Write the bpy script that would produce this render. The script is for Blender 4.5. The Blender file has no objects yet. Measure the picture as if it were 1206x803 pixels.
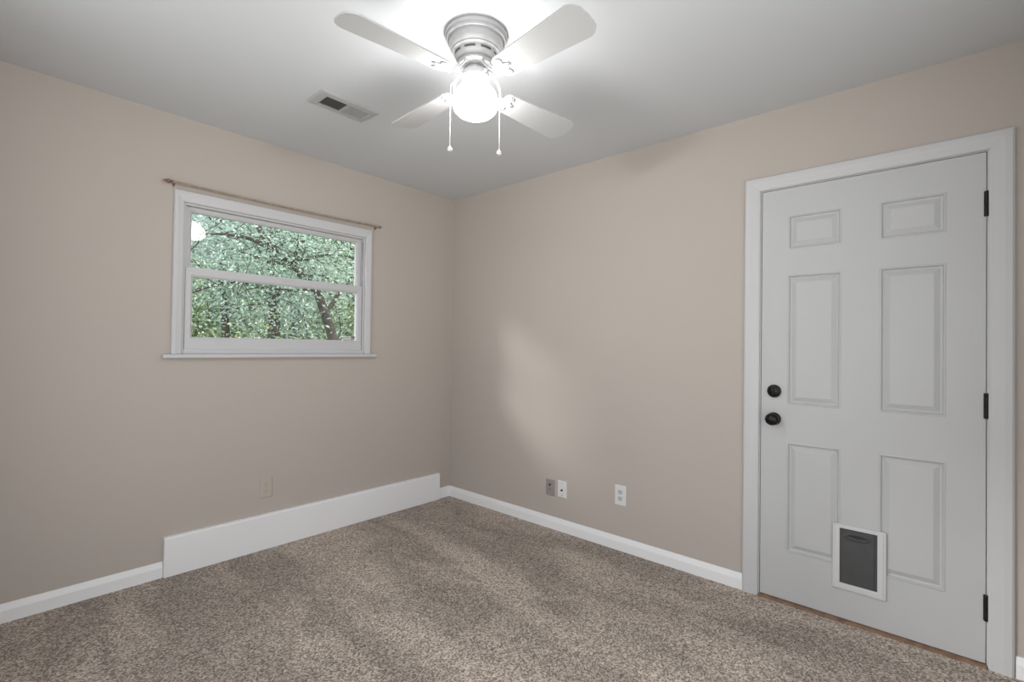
import bpy, bmesh, math, random
import numpy as np
from mathutils import Vector, Matrix

S = bpy.context.scene
COL = S.collection
R = math.radians

# ------------------------------------------------------------------ camera
FPX = 575.4
pitch, yaw, roll = 0.0127, 0.8426, 0.0142
CAM = Vector((-2.7114, -3.0913, 1.2375))
fw = Vector((math.sin(yaw)*math.cos(pitch), math.cos(yaw)*math.cos(pitch), math.sin(pitch)))
rt = Vector((math.cos(yaw), -math.sin(yaw), 0))
up = rt.cross(fw)
r2 = rt*math.cos(roll) + up*math.sin(roll)
u2 = -rt*math.sin(roll) + up*math.cos(roll)
cd = bpy.data.cameras.new('camera')
cd.sensor_width = 36
cd.lens = FPX/1206*36
cd.clip_start = 0.01
cam = bpy.data.objects.new('camera', cd)
COL.objects.link(cam)
m = Matrix((r2, u2, -fw)).transposed().to_4x4()
m.translation = CAM
cam.matrix_world = m
S.camera = cam

# ------------------------------------------------------------------ light
GLOBE = 14.0        # opal glass glow
BULB = 15.5         # bulb inside it, watts
WORLD = 3.35
SUN = 1.35
S.view_settings.view_transform = 'Standard'
S.view_settings.look = 'None'
S.view_settings.gamma = 1
S.view_settings.use_curve_mapping = False
S.view_settings.exposure = 0.24
S.cycles.max_bounces = 10
S.cycles.diffuse_bounces = 6
S.cycles.transparent_max_bounces = 16
S.cycles.sample_clamp_indirect = 6
S.cycles.caustics_reflective = False
S.cycles.caustics_refractive = False
w = bpy.data.worlds.new('overcast_sky')
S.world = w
w.use_nodes = True
nt = w.node_tree
bg = nt.nodes['Background']
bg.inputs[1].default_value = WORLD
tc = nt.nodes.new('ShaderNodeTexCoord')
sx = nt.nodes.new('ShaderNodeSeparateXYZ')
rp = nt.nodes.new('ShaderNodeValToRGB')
rp.color_ramp.elements[0].position = 0.40        # made-up brightness below the horizon, sends light up to the ceiling
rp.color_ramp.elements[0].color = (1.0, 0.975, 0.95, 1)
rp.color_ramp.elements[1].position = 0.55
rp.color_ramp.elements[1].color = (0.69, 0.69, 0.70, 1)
mr = nt.nodes.new('ShaderNodeMapRange')
mr.inputs[1].default_value = -1
mr.inputs[2].default_value = 1
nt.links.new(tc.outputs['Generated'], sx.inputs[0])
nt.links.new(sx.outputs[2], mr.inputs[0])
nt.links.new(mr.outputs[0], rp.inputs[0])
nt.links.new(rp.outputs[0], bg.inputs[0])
sl = bpy.data.lights.new('sun', 'SUN')
sl.energy = SUN
sl.angle = R(11)
sl.color = (1.0, 0.97, 0.95)
sun = bpy.data.objects.new('sun', sl)
COL.objects.link(sun)
sun.rotation_euler = Vector((0.9, -0.64, -0.50)).to_track_quat('-Z', 'Y').to_euler()
sun.location = (-6, 5, 6)

# ------------------------------------------------------------------ materials
def mat(name, col, rough=0.6, metal=0.0, spec=0.5, noise=None, bump=None, emis=None):
    """noise=(scale, amount) mottles the colour, bump=(scale, strength, distance)"""
    mt = bpy.data.materials.new(name)
    mt.use_nodes = True
    t = mt.node_tree
    b = t.nodes['Principled BSDF']
    b.inputs['Base Color'].default_value = (*col, 1)
    b.inputs['Roughness'].default_value = rough
    b.inputs['Metallic'].default_value = metal
    b.inputs['Specular IOR Level'].default_value = spec
    co = t.nodes.new('ShaderNodeTexCoord')
    if noise:
        n = t.nodes.new('ShaderNodeTexNoise')
        n.inputs['Scale'].default_value = noise[0]
        n.inputs['Detail'].default_value = 5
        t.links.new(co.outputs['Object'], n.inputs['Vector'])
        r = t.nodes.new('ShaderNodeValToRGB')
        a = noise[1]
        r.color_ramp.elements[0].position = 0.3
        r.color_ramp.elements[1].position = 0.7
        r.color_ramp.elements[0].color = (*[c*(1-a) for c in col], 1)
        r.color_ramp.elements[1].color = (*[min(1, c*(1+a)) for c in col], 1)
        t.links.new(n.outputs['Fac'], r.inputs[0])
        t.links.new(r.outputs[0], b.inputs['Base Color'])
    if bump:
        n2 = t.nodes.new('ShaderNodeTexNoise')
        n2.inputs['Scale'].default_value = bump[0]
        n2.inputs['Detail'].default_value = 3
        t.links.new(co.outputs['Object'], n2.inputs['Vector'])
        bp = t.nodes.new('ShaderNodeBump')
        bp.inputs['Strength'].default_value = bump[1]
        bp.inputs['Distance'].default_value = bump[2]
        t.links.new(n2.outputs['Fac'], bp.inputs['Height'])
        t.links.new(bp.outputs[0], b.inputs['Normal'])
    if emis:
        b.inputs['Emission Color'].default_value = (*emis[0], 1)
        b.inputs['Emission Strength'].default_value = emis[1]
    return mt

M = {}
M['wall'] = mat('beige_wall_paint', (0.478, 0.430, 0.398), 0.75, spec=0.25, noise=(1.3, 0.012), bump=(220, 0.12, 0.001))
M['ceiling'] = mat('flat_ceiling_paint', (0.60, 0.618, 0.645), 0.9, spec=0.1, noise=(1.0, 0.008), bump=(160, 0.12, 0.001))
M['base'] = mat('baseboard_paint_lit', (0.84, 0.845, 0.87), 0.42, spec=0.35, noise=(3, 0.01))  # trim white with extra light put into its colour for the baseboards
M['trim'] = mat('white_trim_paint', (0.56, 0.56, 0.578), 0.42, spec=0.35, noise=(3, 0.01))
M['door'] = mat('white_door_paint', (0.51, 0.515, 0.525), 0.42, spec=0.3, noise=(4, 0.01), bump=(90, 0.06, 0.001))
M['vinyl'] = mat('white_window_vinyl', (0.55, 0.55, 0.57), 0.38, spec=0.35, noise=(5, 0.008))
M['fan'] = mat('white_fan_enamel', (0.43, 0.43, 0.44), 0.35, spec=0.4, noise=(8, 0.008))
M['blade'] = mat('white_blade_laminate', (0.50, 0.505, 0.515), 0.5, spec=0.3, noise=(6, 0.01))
M['slot'] = mat('dark_vent_opening', (0.10, 0.10, 0.10), 0.8, noise=(30, 0.1))
M['chain'] = mat('pull_chain_metal', (0.62, 0.61, 0.58), 0.35, metal=0.4, noise=(40, 0.05))
M['bronze'] = mat('oil_rubbed_bronze', (0.008, 0.006, 0.0055), 0.25, spec=0.25, noise=(60, 0.3))
M['hinge'] = mat('dark_hinge_metal', (0.012, 0.009, 0.008), 0.4, spec=0.25, noise=(60, 0.3))
M['flap'] = mat('charcoal_plastic', (0.062, 0.063, 0.066), 0.5, noise=(15, 0.12))
M['dark'] = mat('black_plastic', (0.02, 0.02, 0.022), 0.5, noise=(20, 0.1))
M['petframe'] = mat('white_pet_door_plastic', (0.62, 0.62, 0.63), 0.4, noise=(12, 0.01))
M['rod'] = mat('tan_varnished_wood', (0.31, 0.24, 0.175), 0.4, noise=(35, 0.25))
M['rodend'] = mat('brown_turned_wood', (0.19, 0.125, 0.095), 0.4, noise=(50, 0.3))
M['plate'] = mat('white_plate_plastic', (0.72, 0.72, 0.72), 0.35, noise=(10, 0.01))
M['plategrey'] = mat('grey_plate_plastic', (0.29, 0.275, 0.255), 0.4, noise=(10, 0.03))
M['recept'] = mat('receptacle_face', (0.52, 0.55, 0.60), 0.4, noise=(10, 0.02))
M['beigeplate'] = mat('painted_over_plate', (0.49, 0.435, 0.385), 0.6, noise=(20, 0.02))
M['beigedark'] = mat('painted_over_slots', (0.25, 0.22, 0.20), 0.7, noise=(20, 0.05))
M['louver'] = mat('grey_register_metal', (0.36, 0.36, 0.36), 0.5, noise=(15, 0.02))
M['thresh'] = mat('worn_brown_threshold', (0.20, 0.12, 0.075), 0.6, noise=(25, 0.35))
M['bark'] = mat('rough_tree_bark', (0.060, 0.052, 0.046), 0.9, noise=(9, 0.45), bump=(25, 0.6, 0.02))
M['soil'] = mat('leaf_litter_ground', (0.06, 0.075, 0.035), 0.95, noise=(2.5, 0.4), bump=(8, 0.6, 0.05))
M['sticker'] = mat('window_label_paper', (0.62, 0.62, 0.62), 0.6, noise=(30, 0.03))

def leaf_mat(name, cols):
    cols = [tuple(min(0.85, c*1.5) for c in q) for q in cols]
    mt = bpy.data.materials.new(name)
    mt.use_nodes = True
    t = mt.node_tree
    t.nodes.clear()
    out = t.nodes.new('ShaderNodeOutputMaterial')
    geo = t.nodes.new('ShaderNodeNewGeometry')
    rp = t.nodes.new('ShaderNodeValToRGB')
    els = rp.color_ramp.elements
    els[0].color = (*cols[0], 1)
    els[0].position = 0
    els[1].color = (*cols[-1], 1)
    els[1].position = 1
    for i, c in enumerate(cols[1:-1]):
        e = els.new((i+1)/(len(cols)-1))
        e.color = (*c, 1)
    t.links.new(geo.outputs['Random Per Island'], rp.inputs[0])
    d = t.nodes.new('ShaderNodeBsdfDiffuse')
    tr = t.nodes.new('ShaderNodeBsdfTranslucent')
    gl = t.nodes.new('ShaderNodeBsdfGlossy')
    gl.inputs['Roughness'].default_value = 0.35
    gl.inputs['Color'].default_value = (1, 1, 1, 1)
    m1 = t.nodes.new('ShaderNodeMixShader')
    m1.inputs[0].default_value = 0.4
    m2 = t.nodes.new('ShaderNodeMixShader')
    m2.inputs[0].default_value = 0.09
    t.links.new(rp.outputs[0], d.inputs[0])
    t.links.new(rp.outputs[0], tr.inputs[0])
    t.links.new(d.outputs[0], m1.inputs[1])
    t.links.new(tr.outputs[0], m1.inputs[2])
    t.links.new(m1.outputs[0], m2.inputs[1])
    t.links.new(gl.outputs[0], m2.inputs[2])
    t.links.new(m2.outputs[0], out.inputs[0])
    return mt
M['leafA'] = leaf_mat('pale_grey_green_leaves', [(0.13, 0.19, 0.14), (0.30, 0.42, 0.34), (0.18, 0.27, 0.20), (0.46, 0.58, 0.50)])
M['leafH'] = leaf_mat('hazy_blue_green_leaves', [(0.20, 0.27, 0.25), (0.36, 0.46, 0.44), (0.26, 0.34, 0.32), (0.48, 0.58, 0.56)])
M['leafB'] = leaf_mat('mid_green_leaves', [(0.10, 0.16, 0.08), (0.26, 0.38, 0.22), (0.15, 0.23, 0.13), (0.38, 0.50, 0.30)])
M['leafC'] = leaf_mat('yellow_green_leaves', [(0.18, 0.24, 0.09), (0.36, 0.44, 0.20), (0.14, 0.20, 0.10), (0.52, 0.50, 0.24)])

def globe_mat():
    # frosted glass that glows and lets part of the bulb's light straight through
    mt = bpy.data.materials.new('lit_frosted_glass')
    mt.use_nodes = True
    t = mt.node_tree
    t.nodes.clear()
    out = t.nodes.new('ShaderNodeOutputMaterial')
    em = t.nodes.new('ShaderNodeEmission')
    em.inputs[0].default_value = (1.0, 0.985, 0.95, 1)
    em.inputs[1].default_value = GLOBE
    tr = t.nodes.new('ShaderNodeBsdfTransparent')
    mx = t.nodes.new('ShaderNodeMixShader')
    mx.inputs[0].default_value = 0.5
    t.links.new(em.outputs[0], mx.inputs[1])
    t.links.new(tr.outputs[0], mx.inputs[2])
    t.links.new(mx.outputs[0], out.inputs[0])
    return mt
M['globe'] = globe_mat()

def glass_mat():
    mt = bpy.data.materials.new('window_glass')
    mt.use_nodes = True
    t = mt.node_tree
    t.nodes.clear()
    out = t.nodes.new('ShaderNodeOutputMaterial')
    tr = t.nodes.new('ShaderNodeBsdfTransparent')
    tr.inputs[0].default_value = (0.95, 0.965, 0.96, 1)
    gl = t.nodes.new('ShaderNodeBsdfGlossy')
    gl.inputs['Roughness'].default_value = 0.012
    gl.inputs['Color'].default_value = (1, 1, 1, 1)
    fr = t.nodes.new('ShaderNodeFresnel')
    ge = t.nodes.new('ShaderNodeNewGeometry')
    io = t.nodes.new('ShaderNodeMapRange')           # the pane's far face is met from inside: same reflectance there
    io.inputs[3].default_value = 1.5
    io.inputs[4].default_value = 1/1.5
    t.links.new(ge.outputs['Backfacing'], io.inputs[0])
    t.links.new(io.outputs[0], fr.inputs[0])
    mx = t.nodes.new('ShaderNodeMixShader')
    t.links.new(fr.outputs[0], mx.inputs[0])
    t.links.new(tr.outputs[0], mx.inputs[1])
    t.links.new(gl.outputs[0], mx.inputs[2])
    t.links.new(mx.outputs[0], out.inputs[0])
    return mt
M['glass'] = glass_mat()

def carpet_mat():
    mt = bpy.data.materials.new('speckled_brown_carpet')
    mt.use_nodes = True
    t = mt.node_tree
    L = t.links.new
    b = t.nodes['Principled BSDF']
    b.inputs['Roughness'].default_value = 0.95
    b.inputs['Specular IOR Level'].default_value = 0.05
    b.inputs['Sheen Weight'].default_value = 0.15
    co = t.nodes.new('ShaderNodeTexCoord')
    def noise(scale, detail=3, rough=0.6, dist=0.0, vec=None):
        n = t.nodes.new('ShaderNodeTexNoise')
        n.inputs['Scale'].default_value = scale
        n.inputs['Detail'].default_value = detail
        n.inputs['Roughness'].default_value = rough
        n.inputs['Distortion'].default_value = dist
        L(vec or co.outputs['Object'], n.inputs['Vector'])
        return n.outputs['Fac']
    # yarn tufts
    vo = t.nodes.new('ShaderNodeTexVoronoi')
    vo.inputs['Scale'].default_value = 165
    L(co.outputs['Object'], vo.inputs['Vector'])
    sep = t.nodes.new('ShaderNodeSeparateColor')
    L(vo.outputs['Color'], sep.inputs[0])
    nf = noise(130, 3, 0.7, 0.8)
    mixf = t.nodes.new('ShaderNodeMix')
    mixf.inputs[0].default_value = 0.62
    L(sep.outputs[0], mixf.inputs[2])
    L(nf, mixf.inputs[3])
    rp = t.nodes.new('ShaderNodeValToRGB')
    e = rp.color_ramp.elements
    e[0].position = 0.30; e[0].color = (0.145, 0.118, 0.096, 1)
    e[1].position = 0.72; e[1].color = (0.70, 0.61, 0.54, 1)
    k = e.new(0.5); k.color = (0.36, 0.302, 0.256, 1)
    L(mixf.outputs[0], rp.inputs[0])
    # nap laid over by the vacuum cleaner: long wedges
    mp = t.nodes.new('ShaderNodeMapping')
    mp.inputs['Rotation'].default_value = (0, 0, R(38))
    mp.inputs['Scale'].default_value = (2.6, 0.9, 1)
    L(co.outputs['Object'], mp.inputs['Vector'])
    nap = noise(1.25, 4, 0.55, 0.6, mp.outputs[0])
    nr = t.nodes.new('ShaderNodeMapRange')
    nr.inputs[1].default_value = 0.41; nr.inputs[2].default_value = 0.60
    nr.inputs[3].default_value = 0.82; nr.inputs[4].default_value = 1.22
    L(nap, nr.inputs[0])
    mu = t.nodes.new('ShaderNodeVectorMath'); mu.operation = 'SCALE'
    L(rp.outputs[0], mu.inputs[0]); L(nr.outputs[0], mu.inputs['Scale'])
    L(mu.outputs[0], b.inputs['Base Color'])
    bp = t.nodes.new('ShaderNodeBump')
    bp.inputs['Strength'].default_value = 0.9
    bp.inputs['Distance'].default_value = 0.006
    L(mixf.outputs[0], bp.inputs['Height'])
    L(bp.outputs[0], b.inputs['Normal'])
    return mt
M['carpet'] = carpet_mat()

# ------------------------------------------------------------------ mesh helpers
def tag(o, label=None, cat=None, group=None, kind=None):
    if label: o['label'] = label
    if cat: o['category'] = cat
    if group: o['group'] = group
    if kind: o['kind'] = kind
    return o

def empty(name, loc=(0, 0, 0), label=None, cat=None, kind=None, group=None):
    o = bpy.data.objects.new(name, None)
    o.empty_display_size = 0.05
    COL.objects.link(o)
    o.location = loc
    return tag(o, label, cat, group, kind)

def obj(name, bm, mats, parent=None, smooth=None, bevel=None):
    bmesh.ops.remove_doubles(bm, verts=bm.verts, dist=1e-6)
    bmesh.ops.recalc_face_normals(bm, faces=bm.faces)
    me = bpy.data.meshes.new(name)
    bm.to_mesh(me)
    bm.free()
    for mm in (mats if isinstance(mats, (list, tuple)) else [mats]):
        me.materials.append(mm)
    o = bpy.data.objects.new(name, me)
    COL.objects.link(o)
    if parent:
        o.parent = parent
        # geometry is written in room coordinates; mesh parents already sit at the room origin
        o.matrix_parent_inverse = Matrix.Translation(-parent.location)
    if smooth is not None:
        me.polygons.foreach_set('use_smooth', [True]*len(me.polygons))
        me.set_sharp_from_angle(angle=R(smooth))
    if bevel:
        md = o.modifiers.new('bevel', 'BEVEL')
        md.width = bevel
        md.segments = 2
        md.limit_method = 'ANGLE'
        md.angle_limit = R(40)
    return o

def box(bm, x0, x1, y0, y1, z0, z1, mi=0):
    v = [bm.verts.new(p) for p in ((x0,y0,z0),(x1,y0,z0),(x1,y1,z0),(x0,y1,z0),(x0,y0,z1),(x1,y0,z1),(x1,y1,z1),(x0,y1,z1))]
    for f in ((0,3,2,1),(4,5,6,7),(0,1,5,4),(1,2,6,5),(2,3,7,6),(3,0,4,7)):
        fc = bm.faces.new([v[i] for i in f])
        fc.material_index = mi

def boxo(name, dims, mt, parent=None, bevel=None):
    bm = bmesh.new()
    box(bm, *dims)
    return obj(name, bm, mt, parent, bevel=bevel)

def rings(bm, rr, mi=0, cap0=True, cap1=True, close=False):
    """loft a list of equal-length rings of points"""
    vv = [[bm.verts.new(p) for p in r] for r in rr]
    n = len(rr[0])
    for a, b in zip(vv, vv[1:] + ([vv[0]] if close else [])):
        for i in range(n):
            j = (i+1) % n
            f = bm.faces.new((a[i], a[j], b[j], b[i]))
            f.material_index = mi
    if cap0 and not close: bm.faces.new(vv[0][::-1]).material_index = mi
    if cap1 and not close: bm.faces.new(vv[-1]).material_index = mi
    return vv

def lathe(bm, prof, c=(0, 0, 0), axis='Z', seg=48, sy=1.0, mi=0):
    """prof = [(r, h)...], axis Z up or X (h runs towards -X)"""
    rr = []
    for r, h in prof:
        ring = []
        for i in range(seg):
            a = 2*math.pi*i/seg
            if axis == 'Z': p = (c[0]+r*math.cos(a), c[1]+r*math.sin(a), c[2]+h)
            elif axis == 'X': p = (c[0]-h, c[1]+r*math.cos(a)*sy, c[2]+r*math.sin(a))
            else: p = (c[0]+r*math.cos(a)*sy, c[1]-h, c[2]+r*math.sin(a))
            ring.append(p)
        rr.append(ring)
    rings(bm, rr, mi)

def tube(bm, pts, rad, seg=8, mi=0):
    pts = [Vector(p) for p in pts]
    if not isinstance(rad, (list, tuple)): rad = [rad]*len(pts)
    rr = []
    ref = Vector((0.3, 0.2, 1)).normalized()
    for i, p in enumerate(pts):
        t = (pts[min(i+1, len(pts)-1)] - pts[max(i-1, 0)]).normalized()
        if abs(t.dot(ref)) > 0.97: rf = Vector((1, 0, 0.1))
        else: rf = ref
        a = t.cross(rf).normalized()
        b = t.cross(a)
        rr.append([p + (a*math.cos(2*math.pi*k/seg) + b*math.sin(2*math.pi*k/seg))*rad[i] for k in range(seg)])
    rings(bm, rr, mi)

def extrude_profile(bm, prof, P):
    """prof: list of (depth, height); P(d, h, s) -> point for s in (0, 1)"""
    a = [bm.verts.new(P(d, h, 0)) for d, h in prof]
    b = [bm.verts.new(P(d, h, 1)) for d, h in prof]
    n = len(prof)
    for i in range(n):
        j = (i+1) % n
        bm.faces.new((a[i], a[j], b[j], b[i]))
    bm.faces.new(a[::-1])
    bm.faces.new(b)

# ------------------------------------------------------------------ room shell
H = 2.4572
X0, Y0 = -3.0, -3.62            # left wall plane, wall behind the camera
T = 0.13
boxm = lambda: bmesh.new()

bm = bmesh.new(); box(bm, X0-T, T, Y0-T, T, -0.12, 0)
tag(obj('floor', bm, M['carpet']), 'speckled brown cut-pile carpet covering the whole floor', 'carpet floor', kind='structure')
bm = bmesh.new(); box(bm, X0-T, T, Y0-T, T, H, H+0.12)
tag(obj('ceiling', bm, M['ceiling']), 'flat off-white ceiling above the fan', 'ceiling', kind='structure')

WX0, WX1, WZ0, WZ1 = -1.931, -0.826, 1.175, 1.998       # window opening
bm = bmesh.new()
box(bm, X0-T, WX0, 0, T, 0, H); box(bm, WX1, T, 0, T, 0, H)
box(bm, WX0, WX1, 0, T, 0, WZ0); box(bm, WX0, WX1, 0, T, WZ1, H)
tag(obj('wall_back', bm, M['wall']), 'beige wall holding the double-hung window', 'wall', kind='structure')

DY0, DY1, DZ1 = -3.219, -2.368, 2.062                  # door rough opening
bm = bmesh.new()
box(bm, 0, T, DY1, 0, 0, H); box(bm, 0, T, Y0-T, DY0, 0, H); box(bm, 0, T, DY0, DY1, DZ1, H)
tag(obj('wall_right', bm, M['wall']), 'beige wall holding the six-panel door', 'wall', kind='structure')
# unseen windows added to the two walls behind the camera, to brighten the room
FX0, FX1, FZ0, FZ1 = -2.85, -1.02, 0.06, 2.25
LY0, LY1, LZ0, LZ1 = -3.45, -0.80, 0.30, 2.25
bm = bmesh.new()
box(bm, X0-T, X0, Y0-T, LY0, 0, H); box(bm, X0-T, X0, LY1, 0, 0, H)
box(bm, X0-T, X0, LY0, LY1, 0, LZ0); box(bm, X0-T, X0, LY0, LY1, LZ1, H)
tag(obj('wall_left', bm, M['wall']), 'beige wall left of the camera with an added wide window', 'wall', kind='structure')
bm = bmesh.new()
box(bm, X0, FX0, Y0-T, Y0, 0, H); box(bm, FX1, 0, Y0-T, Y0, 0, H)
box(bm, FX0, FX1, Y0-T, Y0, 0, FZ0); box(bm, FX0, FX1, Y0-T, Y0, FZ1, H)
tag(obj('wall_front', bm, M['wall']), 'beige wall behind the camera with an added glazed opening', 'wall', kind='structure')
def big_window(name, label, a0, a1, z0, z1, P, org):
    e = empty(name, org, label, 'window', 'structure')
    f = 0.045
    mid = (a0+a1)/2
    def bb(bm, u0, u1, d0, d1, v0, v1):
        p, q = P(u0, d0, v0), P(u1, d1, v1)
        box(bm, min(p[0], q[0]), max(p[0], q[0]), min(p[1], q[1]), max(p[1], q[1]), v0, v1)
    bm = bmesh.new()
    bb(bm, a0, a0+f, 0, 0.09, z0, z1); bb(bm, a1-f, a1, 0, 0.09, z0, z1); bb(bm, mid-f/2, mid+f/2, 0, 0.09, z0+f, z1-f)
    bb(bm, a0+f, a1-f, 0, 0.09, z0, z0+f); bb(bm, a0+f, a1-f, 0, 0.09, z1-f, z1)
    obj('window_frame', bm, M['vinyl'], e)
    for u0, u1 in ((a0+f, mid-f/2), (mid+f/2, a1-f)):
        bm = bmesh.new(); bb(bm, u0, u1, 0.045, 0.05, z0+f, z1-f)
        obj('glass_pane', bm, M['glass'], e)
big_window('added_window_2', 'wide unseen window added behind the camera to brighten the room', FX0, FX1, FZ0, FZ1, lambda u, d, v: (u, Y0-d, v), ((FX0+FX1)/2, Y0, FZ0))
big_window('added_window_3', 'wide unseen window added left of the camera to brighten the room', LY0, LY1, LZ0, LZ1, lambda u, d, v: (X0-d, u, v), (X0, (LY0+LY1)/2, LZ0))
def portal(name, loc, d, sx_, sy_):
    p = bpy.data.lights.new(name, 'AREA'); p.shape = 'RECTANGLE'
    p.size = sx_; p.size_y = sy_
    p.cycles.is_portal = True
    o = bpy.data.objects.new(name, p); COL.objects.link(o)
    o.location = loc
    o.rotation_euler = Vector(d).to_track_quat('-Z', 'Y').to_euler()
portal('sky_portal_front', ((FX0+FX1)/2, Y0-T-0.02, (FZ0+FZ1)/2), (0, 1, 0), FX1-FX0, FZ1-FZ0)
portal('sky_portal_left', (X0-T-0.02, (LY0+LY1)/2, (LZ0+LZ1)/2), (1, 0, 0), LY1-LY0, LZ1-LZ0)
portal('sky_portal_back', ((WX0+WX1)/2, T+0.02, (WZ0+WZ1)/2), (0, -1, 0), WX1-WX0, WZ1-WZ0)

# baseboards
BB = [(0, 0), (0.014, 0), (0.014, 0.053), (0.0128, 0.057), (0.0060, 0.077), (0.0045, 0.081), (0, 0.0815)]
def base_back(name, xa, xb, label):
    bm = bmesh.new()
    extrude_profile(bm, BB, lambda d, h, s: (xa+(xb-xa)*s, -d, h))
    return tag(obj(name, bm, M['base']), label, 'baseboard', kind='structure')
def base_right(name, ya, yb, label):
    bm = bmesh.new()
    extrude_profile(bm, BB, lambda d, h, s: (-d, ya+(yb-ya)*s, h))
    return tag(obj(name, bm, M['base']), label, 'baseboard', kind='structure')
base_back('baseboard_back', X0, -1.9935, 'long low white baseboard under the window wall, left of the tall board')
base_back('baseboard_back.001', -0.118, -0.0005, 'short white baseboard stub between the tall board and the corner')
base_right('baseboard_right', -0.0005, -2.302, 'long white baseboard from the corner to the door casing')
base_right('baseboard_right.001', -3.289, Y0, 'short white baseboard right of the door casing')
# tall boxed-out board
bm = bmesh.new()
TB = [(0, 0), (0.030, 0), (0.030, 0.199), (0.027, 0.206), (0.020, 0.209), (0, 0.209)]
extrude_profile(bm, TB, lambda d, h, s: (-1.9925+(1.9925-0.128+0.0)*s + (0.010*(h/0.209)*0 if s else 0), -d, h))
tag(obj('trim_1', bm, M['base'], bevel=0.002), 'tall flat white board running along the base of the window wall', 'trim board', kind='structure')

# ------------------------------------------------------------------ door casing, jamb and threshold
CI0, CI1, CIZ = -3.213, -2.374, 2.053                   # casing inner edges
CO0, CO1, COZ = -3.286, -2.301, 2.122
t2 = empty('trim_2', (0, -2.79, 0), 'white mitred casing around the six-panel door', 'door casing', 'structure')
CP = [(0.0, 0.0), (0.0, 0.011), (0.10, 0.0145), (0.42, 0.017), (0.62, 0.0195), (0.9, 0.0195), (1.0, 0.014), (1.0, 0.0)]
def casing_piece(name, a_in, a_out, b_in, b_out, parent, wallpt, mt):
    """a_in, a_out are the inner and outer corner of one end; b_* of the other; wallpt(p, depth) places it"""
    bm = bmesh.new()
    def P(u, d, s):
        i, o = (a_in, a_out) if s == 0 else (b_in, b_out)
        return wallpt((i[0]+(o[0]-i[0])*u, i[1]+(o[1]-i[1])*u), d)
    extrude_profile(bm, CP, P)
    return obj(name, bm, mt, parent)
wB = lambda p, d: (-d, p[0], p[1])
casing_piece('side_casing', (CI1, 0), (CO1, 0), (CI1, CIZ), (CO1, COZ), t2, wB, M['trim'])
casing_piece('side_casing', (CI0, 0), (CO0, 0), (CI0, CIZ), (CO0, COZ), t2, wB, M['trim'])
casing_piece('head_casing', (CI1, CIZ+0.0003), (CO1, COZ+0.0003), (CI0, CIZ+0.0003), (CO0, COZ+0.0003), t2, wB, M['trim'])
bm = bmesh.new()
box(bm, 0.0005, T, DY0, -3.2085, 0, DZ1); box(bm, 0.0005, T, -2.379, DY1, 0, DZ1)
box(bm, 0.0005, T, -3.2085, -2.379, 2.0495, DZ1)
box(bm, 0.052, T, -3.2085, -3.19, 0, 2.0495); box(bm, 0.052, T, -2.397, -2.379, 0, 2.0495)     # stops
box(bm, 0.052, T, -3.19, -2.397, 2.031, 2.0495)
obj('door_jamb', bm, M['trim'], t2)
bm = bmesh.new()
extrude_profile(bm, [(-0.020, 0.0), (-0.018, 0.007), (-0.006, 0.0115), (0.12, 0.0115), (0.12, 0.0)], lambda d, h, s: (d, -2.3795 if s else -3.208, h))
tag(obj('threshold', bm, M['thresh'], t2), 'worn brown threshold strip')

# ------------------------------------------------------------------ door
d1 = empty('door_1', (0, -3.2055, 0.012), 'white six-panel door with a pet flap and black knob', 'door', 'structure')
SY0, SY1, SZ0, SZ1 = -3.2055, -2.382, 0.014, 2.0465
PC = [(-3.087, -2.864), (-2.722, -2.499)]
PR = [(0.252, 0.789), (0.974, 1.614), (1.740, 1.909)]
def slab():
    bm = bmesh.new()
    ys = sorted([SY0, SY1] + [v for p in PC for v in p])
    zs = sorted([SZ0, SZ1] + [v for p in PR for v in p])
    V = {}
    def vert(y, z, x=0.001):
        k = (round(y, 5), round(z, 5), round(x, 5))
        if k not in V: V[k] = bm.verts.new((x, y, z))
        return V[k]
    prof = [(0, 0), (0.003, -0.0022), (0.007, -0.0022), (0.012, 0.0085), (0.018, 0.0100), (0.036, 0.0010), (0.039, -0.0003)]
    for i in range(len(ys)-1):
        for j in range(len(zs)-1):
            a, b, c, d = ys[i], ys[i+1], zs[j], zs[j+1]
            if (a, b) in PC and (c, d) in PR:
                prev = None
                for ins, dep in prof:
                    ring = [vert(a+ins, c+ins, 0.001+dep), vert(b-ins, c+ins, 0.001+dep), vert(b-ins, d-ins, 0.001+dep), vert(a+ins, d-ins, 0.001+dep)]
                    if prev:
                        for k in range(4):
                            bm.faces.new((prev[k], prev[(k+1) % 4], ring[(k+1) % 4], ring[k]))
                    prev = ring
                bm.faces.new(prev)
            else:
                bm.faces.new((vert(a, c), vert(b, c), vert(b, d), vert(a, d)))
    # edges and back
    f = [vert(SY0, z) for z in zs]; g = [vert(SY1, z) for z in zs]
    bk = [vert(SY0, SZ0, 0.045), vert(SY1, SZ0, 0.045), vert(SY1, SZ1, 0.045), vert(SY0, SZ1, 0.045)]
    bm.faces.new(bk)
    bm.faces.new(f + [bk[3], bk[0]]); bm.faces.new(g + [bk[2], bk[1]])
    bm.faces.new([vert(y, SZ0) for y in ys] + [bk[1], bk[0]])
    bm.faces.new([vert(y, SZ1) for y in ys] + [bk[2], bk[3]])
    return bm
obj('door_leaf', slab(), M['door'], d1)
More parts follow.
